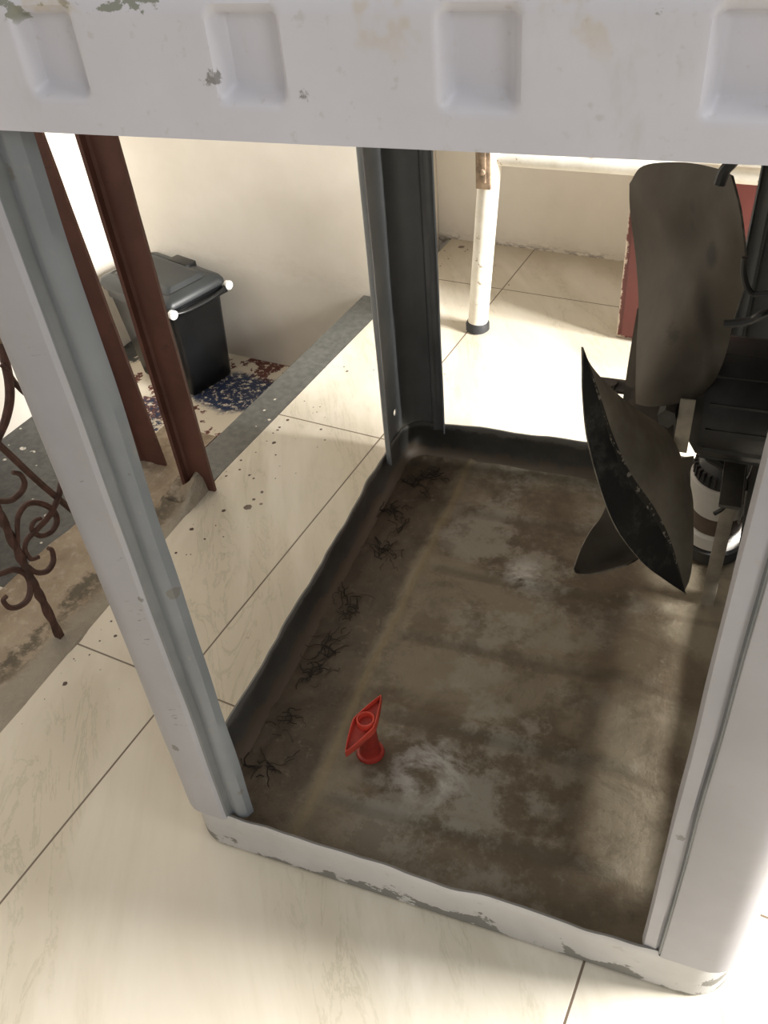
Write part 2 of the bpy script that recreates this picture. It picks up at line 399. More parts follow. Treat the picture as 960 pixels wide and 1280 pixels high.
# ------------------------------------------------------------------ the room
def rstruct(name, bm, mats, smooth=False):
    o = link(name, recalc(bm), mats, None, smooth, (0, 0, 0), -YT); o['kind'] = 'structure'; return o
def prism(bm, poly, z0, z1, mi=0):
    lo = [bm.verts.new((x, y, z0)) for x, y in poly]; hi = [bm.verts.new((x, y, z1)) for x, y in poly]
    bm.faces.new(list(reversed(lo))).material_index = mi; bm.faces.new(hi).material_index = mi
    n = len(poly)
    for i in range(n): bm.faces.new((lo[i], lo[(i+1) % n], hi[(i+1) % n], hi[i])).material_index = mi
bm = bmesh.new()
prism(bm, [(-.80, -1.6), (3.0, -1.6), (3.0, 1.94), (-.875, 1.94), (-.875, .93), (-.835, .40), (-.80, -.2)], -.30, 0)
rstruct('floor', bm, M_tile)
bm = bmesh.new(); box(bm, -2.2, -.78, -1.6, 1.94, -.34, -.24); rstruct('floor_lower', bm, M_lower)
bm = bmesh.new(); box(bm, -.948, -.876, .90, 1.598, -.24, -.001, .002); rstruct('trim_1', bm, M_strip)
# cement ledge that carries the stair railing
bm = bmesh.new()
NX, NY = 34, 170; V = []
for j in range(NY+1):
    row = []; a_ = -1.4+(1.02+1.4)*j/NY
    xl = -1.035-.012*noise.noise(Vector((a_*6, 1, 0)))-.03*max(0, min(1, (a_-.75)/.2))
    xr = -.80-.035*max(0, min(1, (a_+.2)/.6))-.040*max(0, min(1, (a_-.4)/.5))+.006
    if a_ > .90: xr = -.952+.06*max(0, 1-(a_-.90)/.06)*.9
    for i in range(NX+1):
        b_ = xl+(xr-xl)*i/NX
        h = -.0015+.004*noise.noise(Vector((b_*14, a_*14, 3)))+.0015*noise.noise(Vector((b_*50, a_*50, 3)))
        for cx, cy, rr, hh in ((-.880, .885, .048, .024), (-.905, .850, .035, .010), (-.915, .80, .04, .006), (-1.03, .925, .05, .016), (-.872, .522, .03, .010)):
            d = math.hypot(b_-cx, a_-cy)/rr
            h += hh*math.exp(-d*d)*(1+1.3*noise.noise(Vector((b_*45, a_*45, 9))))
        if i == NX: h = -.003
        row.append(bm.verts.new((b_, a_, h)))
    V.append(row)
for j in range(NY):
    for i in range(NX): bm.faces.new((V[j][i], V[j][i+1], V[j+1][i+1], V[j+1][i]))
loop = [V[0][i] for i in range(NX+1)]+[V[j][NX] for j in range(1, NY+1)]+[V[NY][i] for i in range(NX-1, -1, -1)]+[V[j][0] for j in range(NY-1, 0, -1)]
low = [bm.verts.new((v.co.x, v.co.y, -.24)) for v in loop]
for i in range(len(loop)): bm.faces.new((loop[i], low[i], low[(i+1) % len(loop)], loop[(i+1) % len(loop)]))
rstruct('trim_2', bm, M_cement, True)
bm = bmesh.new(); box(bm, -1.80, -1.68, -1.6, 2.0, -.34, 2.3); rstruct('wall_left', bm, M_wall)
bm = bmesh.new(); box(bm, -1.679, -.91, 1.6, 1.96, -.34, 2.3); rstruct('wall_back', bm, M_wall)
bm = bmesh.new(); box(bm, -.909, 3.0, 1.93, 2.05, -.30, 2.3); rstruct('wall_far', bm, M_wall)

# ------------------------------------------------------------------ the cooler
W, D = .589, .768
cool = empty('air_cooler_cabinet', (-.2605, .558, 0), -YC)
tag(cool, 'stripped grey sheet metal air cooler cabinet with open sides and muddy tray, in the foreground', 'air cooler')

# tray wall
def wob(x, y, z):
    k = min(1, max(0, z/.07))
    return .0045*k*noise.noise(Vector((x*11, y*11, 2.2)))+.002*k*noise.noise(Vector((x*30, y*30, 7)))
out = rrect(W, D, .042, .008)
prof = [(0.004, .000), (0.0, .004), (0, .020), (0, .040), (0, .060), (0, .069), (.0012, .0712), (.0035, .0712), (.0045, .069), (.0035, .060), (.003, .040), (.004, .020), (.009, .010), (.016, .006)]
bm = bmesh.new(); rings = []
for (ins, z) in prof:
    ring = []
    for (x, y, nx, ny, sd, s) in out:
        w_ = wob(x, y, z); zz = z+(.0045*noise.noise(Vector((x*9, y*9, 5)))-.001)*max(0, (z-.03)/.04)
        ring.append(bm.verts.new((x+nx*(w_-ins), y+ny*(w_-ins), zz)))
    rings.append(ring)
n = len(out)
for k, (a, b) in enumerate(zip(rings, rings[1:])):
    for i in range(n):
        f = bm.faces.new((a[i], a[(i+1) % n], b[(i+1) % n], b[i])); f.material_index = 0 if k < 6 else 1
link('tray_wall', recalc(bm), [M_trayout, M_trayin], cool)
# tray floor, pressed ribs and a silted side gutter
def sstep(a, b, x):
    t = max(0, min(1, (x-a)/(b-a))); return t*t*(3-2*t)
def trayh(x, y):
    h = .0045+.0028*sstep(.100, .116, x+.006*noise.noise(Vector((y*16, 0, 0))))
    h += .0022*math.exp(-((x-.118)/.006)**2)
    for ry in (.100, .232, .365, .500, .635):
        s_ = sstep(.125, .145, x)*(1-sstep(.46, .48, x))
        h += .0050*s_*math.exp(-((y-ry-.012*(x-.1))/.010)**2)
        h -= .0022*s_*math.exp(-((y-ry+.017-.012*(x-.1))/.006)**2)
    if x < .105: h += .0035*abs(noise.noise(Vector((x*40, y*34, 0))))+.003*noise.noise(Vector((x*90, y*80, 4)))
    h += .0012*noise.noise(Vector((x*20, y*20, 8)))
    h += .003*math.exp(-(math.hypot(x-.162, y-.160)/.030)**2)
    h += .003*math.exp(-(math.hypot((x-.125)/1.6, y-.47)/.012)**2)
    return h
bm = bmesh.new(); nx_, ny_ = 116, 150; V = []
for j in range(ny_+1):
    V.append([bm.verts.new((.010+(W-.020)*i/nx_, .010+(D-.020)*j/ny_, trayh(.010+(W-.020)*i/nx_, .010+(D-.020)*j/ny_))) for i in range(nx_+1)])
for j in range(ny_):
    for i in range(nx_):
        x = .010+(W-.02)*(i+.5)/nx_; y = .010+(D-.02)*(j+.5)/ny_
        dx = max(.042-x, x-(W-.042), 0); dy = max(.042-y, y-(D-.042), 0)
        if dx*dx+dy*dy > .037**2: continue
        bm.faces.new((V[j][i], V[j][i+1], V[j+1][i+1], V[j+1][i]))
for v in list(bm.verts):
    if not v.link_faces: bm.verts.remove(v)
link('tray_floor', bm, M_mud, cool)

# corner posts
def post(cx, cy, sx, sy, lx, ly, z0=.068, z1=.81, fl=M_blue, flat=False):
    """folded L of sheet steel; (cx,cy) the outer corner, sx/sy the inward directions, lx/ly leg lengths"""
    def leg(L):
        if flat: return [(L, .014), (L-.0008, .008), (L-.002, .0055), (L-.012, .0050), (L-.0145, .0065), (L-.0165, .0065), (L-.018, .001), (L-.02, 0)]
        return [(L, .020), (L-.003, .012), (L-.008, .009), (L-.013, .0085), (L-.018, .011), (L-.021, .011), (L-.025, .003), (L-.028, .0)]
    A = [(a, b, k < 7) for k, (a, b) in enumerate(leg(lx))]
    R_ = .036
    arc = [(R_-R_*math.sin(t), R_-R_*math.cos(t), False) for t in [math.pi/2*i/8 for i in range(9)]]
    B = [(b, a, k < 7) for k, (a, b) in enumerate(leg(ly))][::-1]
    P = A+arc+B
    pts = [Vector((a, b)) for a, b, _ in P]; th = .0022
    inn = []
    for i, p in enumerate(pts):
        t = (pts[min(i+1, len(pts)-1)]-pts[max(i-1, 0)]).normalized(); nrm = Vector((t.y, -t.x))
        # inward = towards +x+y side
        if nrm.dot(Vector((lx*.6, ly*.6))-p*0) < 0: nrm = -nrm
        if i < 8: nrm = Vector((abs(nrm.x)*(-1), abs(nrm.y))) if i < 4 else Vector((nrm.x, abs(nrm.y)))
        if i > len(pts)-9: nrm = Vector((abs(nrm.x), -abs(nrm.y))) if i > len(pts)-5 else Vector((abs(nrm.x), nrm.y))
        inn.append(p+nrm*th)
    bm = bmesh.new(); NZ = 60; col = []
    for k in range(NZ+1):
        z = z0+(z1-z0)*k/NZ; o_ = []; i_ = []
        for q, (p, r) in enumerate(zip(pts, inn)):
            w_ = .0010*noise.noise(Vector((q*.3, z*9, cx*5+cy*3)))
            o_.append(bm.verts.new((cx+sx*(p.x+w_)-sx*.0030, cy+sy*(p.y+w_)-sy*.0030, z)))
            i_.append(bm.verts.new((cx+sx*(r.x+w_)-sx*.0030, cy+sy*(r.y+w_)-sy*.0030, z)))
        col.append((o_, i_))
    n = len(pts)
    def mi(q): return 1 if (q < 6 or q > n-8) else 0
    for (o0, i0), (o1, i1) in zip(col, col[1:]):
        for q in range(n-1):
            f = bm.faces.new((o0[q], o0[q+1], o1[q+1], o1[q])); f.material_index = mi(q)
            f = bm.faces.new((i0[q+1], i0[q], i1[q], i1[q+1])); f.material_index = 2
        for q in (0, n-1): f = bm.faces.new((o0[q], i0[q], i1[q], o1[q])); f.material_index = 1
    for (o0, i0) in (col[0], col[-1]):
        for q in range(n-1): bm.faces.new((o0[q], o0[q+1], i0[q+1], i0[q])).material_index = 1
    o = link('corner_post', recalc(bm), [M_paint, fl, M_galv], cool)
    return o
post(0, 0, 1, 1, .088, .085)
post(W, 0, -1, 1, .0905, .104, fl=M_paint, flat=True)
pb = post(0, D, 1, -1, .078, .125, z0=.058)
post(W, D, -1, -1, .106, .10)
# round bolt hole of the back post, seen as a lit hole
cut = bmesh.new(); lathe(cut, [(.0058, -.05), (.0058, .05)], 20, (.0, .0, 0), Matrix.Rotation(math.pi/2, 3, 'Y'))
me = bpy.data.meshes.new('hole'); cut.to_mesh(me); cut.free()
ho = bpy.data.objects.new('hole', me); C.objects.link(ho); ho.parent = cool; ho.location = (.0, D-.045, .108)
md = pb.modifiers.new('hole', 'BOOLEAN'); md.object = ho; md.operation = 'DIFFERENCE'; md.solver = 'EXACT'
bpy.context.view_layer.update()
dg = bpy.context.evaluated_depsgraph_get(); nm_ = bpy.data.meshes.new_from_object(pb.evaluated_get(dg)); pb.modifiers.clear(); pb.data = nm_
bpy.data.objects.remove(ho)

# top cover with pressed pockets
def pocket(s):
    best = 0.0
    for k in range(-1, 8):
        c_ = .131+.1112*k
        best = max(best, sstep(.0195, .0140, abs(s-c_)) if False else 1-sstep(.0125, .0195, abs(s-c_)))
    return best
out = rrect(W, D, .036, .0016, 10)
zz = [.797, .7985]+[.8+.0018*i for i in range(31)]
prof = [(.014, .7985, 0), (.003, .7965, 0)]+[(0, z, 1) for z in zz]+[(.0010, .8575, 0), (.0035, .862, 0), (.008, .867, 0), (.015, .872, 0), (.024, .875, 0), (.04, .876, 0)]
bm = bmesh.new(); rings = []
for ins, z, pk in prof:
    ring = []
    for (x, y, nx, ny, sd, s) in out:
        d = ins
        if pk and sd in (0, 2) and .03 < s < W-.03 or pk and sd in (1, 3) and .03 < s < D-.03:
            pz = sstep(.8125, .8215, z)*(1-sstep(.8515, .856, z)*1.0)
            d += .0095*pocket(s)*pz
        d -= .005+.0008*noise.noise(Vector((x*8, y*8, z*20)))
        ring.append(bm.verts.new((x-nx*d, y-ny*d, z)))
    rings.append(ring)
n = len(out)
for a, b in zip(rings, rings[1:]):
    for i in range(n): bm.faces.new((a[i], a[(i+1) % n], b[(i+1) % n], b[i]))
bm.faces.new(rings[-1])
link('top_cover', bm, [M_rail], cool)
# right-hand discharge panel with the round fan opening
bm = bmesh.new(); NS = 64; cy, cz, rr = .38, .43, .262; inner = []; outer = []; x_ = W-.020
for i in range(NS):
    t = 2*math.pi*i/NS; c_, s_ = math.cos(t), math.sin(t)
    inner.append((cy+rr*c_, cz+rr*s_))
    k = 1e9
    if c_ > 1e-6: k = min(k, (.72-cy)/c_)
    if c_ < -1e-6: k = min(k, (.042-cy)/c_)
    if s_ > 1e-6: k = min(k, (.795-cz)/s_)
    if s_ < -1e-6: k = min(k, (.074-cz)/s_)
    outer.append((cy+k*c_, cz+k*s_))
vs = [[bm.verts.new((xx, y, z)) for y, z in L] for xx in (x_, x_+.002) for L in (inner, outer)]
ring = [bm.verts.new((x_-.030, cy+rr*math.cos(2*math.pi*i/NS), cz+rr*math.sin(2*math.pi*i/NS))) for i in range(NS)]
for i in range(NS):
    j = (i+1) % NS
    bm.faces.new((vs[0][i], vs[0][j], vs[1][j], vs[1][i])); bm.faces.new((vs[2][i], vs[3][i], vs[3][j], vs[2][j]))
    bm.faces.new((vs[1][i], vs[1][j], vs[3][j], vs[3][i])); bm.faces.new((vs[0][i], ring[i], ring[j], vs[0][j])); bm.faces.new((vs[0][i], vs[0][j], vs[2][j], vs[2][i]))
link('fan_opening_panel', recalc(bm), M_dark, cool)
for k in range(22):                      # unseen slats added over the opening to block side light from the tray
    bm = bmesh.new(); zc = .17+.026*k; hw = math.sqrt(max(.004, .275**2-(zc-.43)**2))
    a_ = [bm.verts.new((W-.016+dx, .38+sy*hw, zc+dz)) for sy in (-1, 1) for dx, dz in ((0, .017), (.014, -.017), (.0155, -.0165), (.0015, .0175))]
    for f in ((0, 1, 2, 3), (7, 6, 5, 4), (0, 4, 5, 1), (1, 5, 6, 2), (2, 6, 7, 3), (3, 7, 4, 0)): bm.faces.new([a_[i] for i in f])
    link('light_block_slat', recalc(bm), M_dark, cool)

# fan: blades, hub, shaft, motor
FRONT = [[(0.375,0.200,0.581), (0.380,0.190,0.540), (0.390,0.183,0.496), (0.414,0.175,0.435), (0.440,0.196,0.376), (0.463,0.208,0.346), (0.484,0.220,0.321)],
  [(0.378,0.203,0.570), (0.392,0.200,0.537), (0.404,0.205,0.499), (0.422,0.200,0.467), (0.445,0.215,0.421), (0.463,0.220,0.381), (0.482,0.222,0.323)],
  [(0.380,0.206,0.563), (0.398,0.220,0.529), (0.412,0.240,0.494), (0.434,0.240,0.467), (0.459,0.245,0.423), (0.473,0.235,0.383), (0.484,0.230,0.327)],
  [(0.382,0.210,0.555), (0.402,0.250,0.507), (0.417,0.290,0.467), (0.446,0.290,0.446), (0.471,0.280,0.398), (0.480,0.250,0.372), (0.485,0.235,0.336)]]
TOP = [[(0.368,0.470,0.603), (0.381,0.450,0.628), (0.415,0.410,0.647), (0.445,0.360,0.662), (0.460,0.320,0.671)],
[(0.372,0.460,0.582), (0.394,0.430,0.601), (0.425,0.380,0.626), (0.454,0.330,0.648), (0.472,0.300,0.648)],
[(0.383,0.450,0.540), (0.408,0.410,0.564), (0.437,0.365,0.591), (0.463,0.315,0.615), (0.483,0.300,0.601)],
[(0.394,0.420,0.505), (0.417,0.370,0.533), (0.442,0.330,0.558), (0.463,0.320,0.566), (0.481,0.310,0.558)],
[(0.400,0.380,0.484), (0.420,0.340,0.509), (0.441,0.320,0.523), (0.461,0.320,0.526), (0.480,0.330,0.514)],
[(0.407,0.340,0.464), (0.420,0.320,0.477), (0.444,0.320,0.478), (0.461,0.330,0.480), (0.475,0.350,0.472)],
[(0.410,0.330,0.449), (0.423,0.320,0.455), (0.442,0.320,0.460), (0.457,0.330,0.462), (0.468,0.350,0.456)]]
ROOT = [[(0.390,0.450,0.484), (0.406,0.440,0.478), (0.424,0.430,0.476)],
[(0.391,0.420,0.460), (0.410,0.410,0.459), (0.432,0.410,0.457)],
[(0.393,0.380,0.437), (0.415,0.370,0.437), (0.441,0.370,0.437)],
[(0.397,0.330,0.433), (0.420,0.320,0.430), (0.448,0.320,0.425)],
[(0.402,0.315,0.426), (0.426,0.305,0.414), (0.452,0.305,0.405)]]
LOW = [[(0.362,0.345,0.203), (0.365,0.360,0.216), (0.372,0.380,0.232), (0.382,0.400,0.244), (0.390,0.430,0.274)],
  [(0.367,0.345,0.196), (0.383,0.370,0.207), (0.397,0.390,0.223), (0.410,0.410,0.246), (0.416,0.430,0.291)],
  [(0.387,0.350,0.197), (0.405,0.380,0.195), (0.423,0.400,0.218), (0.439,0.420,0.256), (0.444,0.420,0.321)],
  [(0.420,0.360,0.210), (0.431,0.390,0.198), (0.446,0.410,0.217), (0.465,0.430,0.251), (0.470,0.420,0.331)]]
def cat(rows, n=5):
    R1 = [smooth_path(r, n) for r in rows]
    cols = [smooth_path([r[i] for r in R1], n) for i in range(len(R1[0]))]
    return [[cols[i][j] for i in range(len(cols))] for j in range(len(cols[0]))]
def sheet(rows, th=.0018, n=5, dark_rows=0, crease=0):
    Gd = cat(rows, n); H, Wd = len(Gd), len(Gd[0]); bm = bmesh.new()
    if crease:
        for j in range(H):
            for i in range(Wd):
                d = abs(i/(Wd-1)-.12-.95*j/(H-1))
                Gd[j][i] = Gd[j][i]+Vector((-.25, -.85, .45))*crease*math.exp(-(d/.09)**2)*min(1, j/(H*.12))
    def nrm(j, i):
        a = Gd[min(j+1, H-1)][i]-Gd[max(j-1, 0)][i]; b = Gd[j][min(i+1, Wd-1)]-Gd[j][max(i-1, 0)]
        v = a.cross(b); return v.normalized() if v.length > 1e-9 else Vector((0, 0, 1))
    A = [[bm.verts.new(Gd[j][i]+nrm(j, i)*th/2) for i in range(Wd)] for j in range(H)]
    B = [[bm.verts.new(Gd[j][i]-nrm(j, i)*th/2) for i in range(Wd)] for j in range(H)]
    for j in range(H-1):
        m = 1 if j < dark_rows*n-1 else (3 if dark_rows and j == dark_rows*n-1 else 0)
        for i in range(Wd-1):
            bm.faces.new((A[j][i], A[j][i+1], A[j+1][i+1], A[j+1][i])).material_index = m
            bm.faces.new((B[j][i], B[j+1][i], B[j+1][i+1], B[j][i+1])).material_index = m
    for j in range(H-1):
        for i in (0, Wd-1): bm.faces.new((A[j][i], B[j][i], B[j+1][i], A[j+1][i])).material_index = 2
    for i in range(Wd-1):
        for j in (0, H-1): bm.faces.new((A[j][i], B[j][i], B[j][i+1], A[j][i+1])).material_index = 2
    return recalc(bm)
HX, HY, HZ = .44, .385, .43
bm = bmesh.new(); RX = Matrix.Rotation(math.pi/2, 3, 'Y')
lathe(bm, [(.022, -.022), (.026, -.018), (.026, .016), (.022, .020)], 32, (HX, HY, HZ), RX)
fan = link('fan', bm, M_dark, cool)
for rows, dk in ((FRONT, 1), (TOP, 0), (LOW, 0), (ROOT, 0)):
    link('blade', sheet(rows, .0018, 6, dk, .006 if rows is TOP else 0), [M_litblade if rows is FRONT else M_blade, M_bladeblack, M_rim, M_crease], fan)
bm = bmesh.new()
for e in ((.440, .31, .450), (.45, .345, .48), (.44, .40, .335)):      # riveted spider arms from hub to blades
    tube(bm, [(HX, HY, HZ), e], .009, 6, 0)
link('spider', bm, M_dark, fan)
bm = bmesh.new(); lathe(bm, [(.0065, -.080), (.0075, -.078), (.0075, .10)], 16, (HX, HY, HZ), RX)
lathe(bm, [(.0075, -.012), (.0015, .016)], 10, (.378, .378, .4265), Matrix.Rotation(math.pi, 3, 'X'))
link('shaft', bm, M_shaft, fan)
bm = bmesh.new()
lathe(bm, [(.020, .018), (.045, .022), (.058, .032), (.060, .045), (.060, .105), (.054, .118), (.02, .122)], 40, (HX-.002, HY+.01, HZ-.004), RX)
for k in range(14):
    t = 2*math.pi*k/14
    box(bm, HX+.035, HX+.095, HY+.01+.058*math.cos(t)-.0025, HY+.01+.058*math.cos(t)+.0025, HZ+.058*math.sin(t)-.0075, HZ+.058*math.sin(t)-.0025)
link('motor', recalc(bm), M_motor, fan)
# bracket strips that hold the motor, and the pale upright in front of the pump
bm = bmesh.new()
def strip(x0, y0, z0, x1, y1, z1, w_, t=.0015):
    tube(bm, [(x0, y0, z0), (x1, y1, z1)], w_/2, 4, 0)
box(bm, .513, .5305, .520, .5215, .010, .205, .0005)
box(bm, .529, .5305, .5215, .545, .010, .36, .0005)
link('motor_upright', recalc(bm), M_dusty, cool)
bm = bmesh.new()
box(bm, .50, .5225, .315, .47, .352, .356, .0008); box(bm, .5205, .5225, .315, .545, .335, .36, .0008)
link('motor_bracket', recalc(bm), M_dark, cool)
bm = bmesh.new(); box(bm, .449, .4625, .319, .3205, .408, .468, .0004); link('pale_tab', recalc(bm), M_dusty, cool)  # thin pale tab beside the fan hub
# wiring inside
for pts, rr_ in (([(.452, .30, .672), (0.454,0.300,0.682), (0.458,0.300,0.688), (0.461,0.300,0.696), (.466, .305, .73), (.47, .31, .80)], .0045),
                 ([(0.473,0.250,0.585), (0.480,0.250,0.586), (0.487,0.250,0.588), (0.493,0.250,0.591), (0.501,0.250,0.597), (.53, .27, .60), (.565, .30, .60)], .0032),
                 ([(.479, .27, .630), (0.480,0.270,0.619), (0.484,0.270,0.608), (0.489,0.270,0.602), (0.495,0.270,0.602), (0.520,0.270,0.606), (.565, .29, .60)], .0024),
                 ([(0.504,0.450,0.231), (0.511,0.450,0.240), (0.517,0.450,0.255), (0.521,0.450,0.271), (.53, .46, .30), (.52, .46, .36)], .0028),
                 ([(0.478,0.400,0.365), (0.484,0.400,0.349), (0.497,0.400,0.341), (0.508,0.400,0.332), (0.515,0.400,0.339), (.53, .42, .36)], .0055)):
    bm = bmesh.new(); tube(bm, pts, rr_, 8); link('wire', bm, M_cable, cool)

# ------------------------------------------------------------------ things in the tray
def cw(x, y, z=0):   # cooler coordinates to world
    c_, s_ = math.cos(-YC), math.sin(-YC); return Vector((-.2605+c_*x-s_*y, .558+s_*x+c_*y, z))
dp = empty('drain_plug', cw(.162, .160, .0095), -YC)
tag(dp, 'red plastic drain plug with diamond shaped handle standing in the muddy tray', 'drain plug')
bm = bmesh.new(); lathe(bm, [(.0165, 0), (.0175, .002), (.0165, .005), (.0135, .006), (.0125, .008), (.0115, .03), (.0105, .060)], 32)
link('stem', bm, M_redin, dp)
bm = bmesh.new()
def diamond(k, L, Wd):
    pts = []
    for i in range(40):
        t = 2*math.pi*i/40; c_, s_ = math.cos(t), math.sin(t)
        r = 1/((abs(c_)**1.15)+(abs(s_)**1.15))**(1/1.15); pts.append((Wd*r*s_*k, L*r*c_*k))
    return pts
N = 40; o1 = diamond(1, .043, .0150); rings = []
def offs(ins): 
    f = lambda v, m: v*(1-ins/m)
    return [(f(x, .0150), f(y, .043)) for x, y in o1]
for pts, z in ((offs(.002), .055), (o1, .057), (o1, .066), (offs(.0008), .0675), (offs(.0022), .0675), (offs(.0028), .0615)):
    rings.append([bm.verts.new((x, y, z)) for x, y in pts])
for k, (a, b) in enumerate(zip(rings, rings[1:])):
    for i in range(N): bm.faces.new((a[i], a[(i+1) % N], b[(i+1) % N], b[i])).material_index = 0
bm.faces.new(list(reversed(rings[0]))); bm.faces.new(rings[-1]).material_index = 1
hd = link('handle', recalc(bm), [M_red, M_redin], dp)
hd.rotation_euler = (math.radians(4), 0, math.radians(-9))
bm = bmesh.new()
NS = 32
def rg(r, z): return [bm.verts.new((r*math.cos(2*math.pi*i/NS), r*math.sin(2*math.pi*i/NS), z)) for i in range(NS)]
rs = [rg(.0112, .060), rg(.0112, .068), rg(.0104, .0692), rg(.0092, .0692), rg(.0086, .068), rg(.0080, .050)]
for a, b in zip(rs, rs[1:]):
    for i in range(NS): bm.faces.new((a[i], a[(i+1) % NS], b[(i+1) % NS], b[i]))
bm.faces.new(rs[-1]); link('socket', recalc(bm), [M_red], dp)

pm = empty('water_pump', cw(.516, .640, .009), -YC)
tag(pm, 'round white and black submersible pump standing in the tray behind the fan', 'pump')
bm = bmesh.new(); lathe(bm, [(.040, 0), (.043, .003), (.043, .022), (.036, .026)], 40); link('base', bm, M_black, pm)
bm = bmesh.new(); lathe(bm, [(.034, .026), (.041, .028), (.042, .048), (.038, .052)], 40); link('ring', bm, M_white, pm)
bm = bmesh.new(); lathe(bm, [(.030, .050), (.036, .051), (.034, .084), (.030, .085)], 40); link('filter_body', bm, M_brown, pm)
bm = bmesh.new(); lathe(bm, [(.034, .080), (.037, .081), (.042, .105), (.046, .132), (.046, .136), (.030, .139)], 48); link('housing', bm, M_white, pm)
bm = bmesh.new(); lathe(bm, [(.041, .135), (.042, .139), (.038, .159), (.031, .169), (.012, .173)], 40)
for k in range(30):
    t = 2*math.pi*k/30; M_ = Matrix.Rotation(t, 4, 'Z')
    f = box(bm, .038, .0435, -.0018, .0018, .140, .157); vs_ = {v for q in f for v in q.verts}
    bmesh.ops.transform(bm, matrix=M_, verts=list(vs_))
link('vented_cap', recalc(bm), M_black, pm)
bm = bmesh.new(); lathe(bm, [(.010, .168), (.010, .20), (.007, .205)], 20); link('outlet', bm, M_black, pm)

# silt clumps and twigs in the side gutter
bm = bmesh.new(); rnd = random.Random(3)
cl = [(.055, .67), (.04, .60), (.055, .575), (.04, .515), (.055, .49), (.03, .40), (.045, .375), (.04, .31), (.05, .29), (.045, .25), (.04, .17), (.045, .10), (.07, .70), (.05, .69)]
for cx, cy in cl:
    for k in range(12):
        p = Vector((cx+rnd.gauss(0, .009), cy+rnd.gauss(0, .010), trayh(cx, cy)+.0015)); an = rnd.uniform(0, 6.28); pts = [p.copy()]
        for q in range(rnd.randint(2, 5)):
            an += rnd.uniform(-1.1, 1.1); p = p+Vector((math.cos(an), math.sin(an), 0))*rnd.uniform(.004, .009); pts.append(Vector((p.x, p.y, trayh(p.x, p.y)+rnd.uniform(.001, .005))))
        pts = [Vector((min(.105, max(.012, q.x)), q.y, q.z)) for q in pts]
        tube(bm, pts, rnd.uniform(.0003, .0008), 5, 3)
tw = link('twig_litter', bm, M_twig, None, True, (-.2605, .558, 0), -YC)
tag(tw, 'thin dark dry roots and twigs matted in the silt along the left side of the tray', 'twigs', kind='stuff')

# ------------------------------------------------------------------ railing posts (red oxide angle iron)
def angle_post(b_, a_, rot, w_, lean_b, lean_a, label, z0=0.0, z1=1.05):
    t = empty('railing_post', room(b_, a_, z0), -YT)
    bm = bmesh.new(); th = .006
    c_, s_ = math.cos(rot), math.sin(rot)
    prof = [(0, 0), (w_, 0), (w_, -th), (th*1.6, -th), (th, -th*1.6), (th, -w_*.42), (0, -w_*.42)]
    rings = []
    for k in range(25):
        z = (z1-z0)*k/24; ring = []
        for x, y in prof:
            wv_ = .0006*noise.noise(Vector((x*60, z*14, y*40)))
            ring.append(bm.verts.new((x*c_-y*s_+lean_b*z+wv_, x*s_+y*c_+lean_a*z, z)))
        rings.append(ring)
    n = len(prof)
    for p, q in zip(rings, rings[1:]):
        for i in range(n): bm.faces.new((p[i], p[(i+1) % n], q[(i+1) % n], q[i]))
    bm.faces.new(list(reversed(rings[0]))); bm.faces.new(rings[-1])
    o = link('railing_post', recalc(bm), M_oxide, None, True, room(b_, a_, z0), -YT)
    bpy.data.objects.remove(t)
    tag(o, label, 'post')
    return o
angle_post(-.906, .880, math.radians(8), .050, -.012, -.005, 'upright red oxide angle iron post set in a cement lump before the black bin')
angle_post(-1.030, .900, math.radians(10), .052, -.062, -.012, 'leaning red oxide angle iron post between the cooler corner post and the black bin')

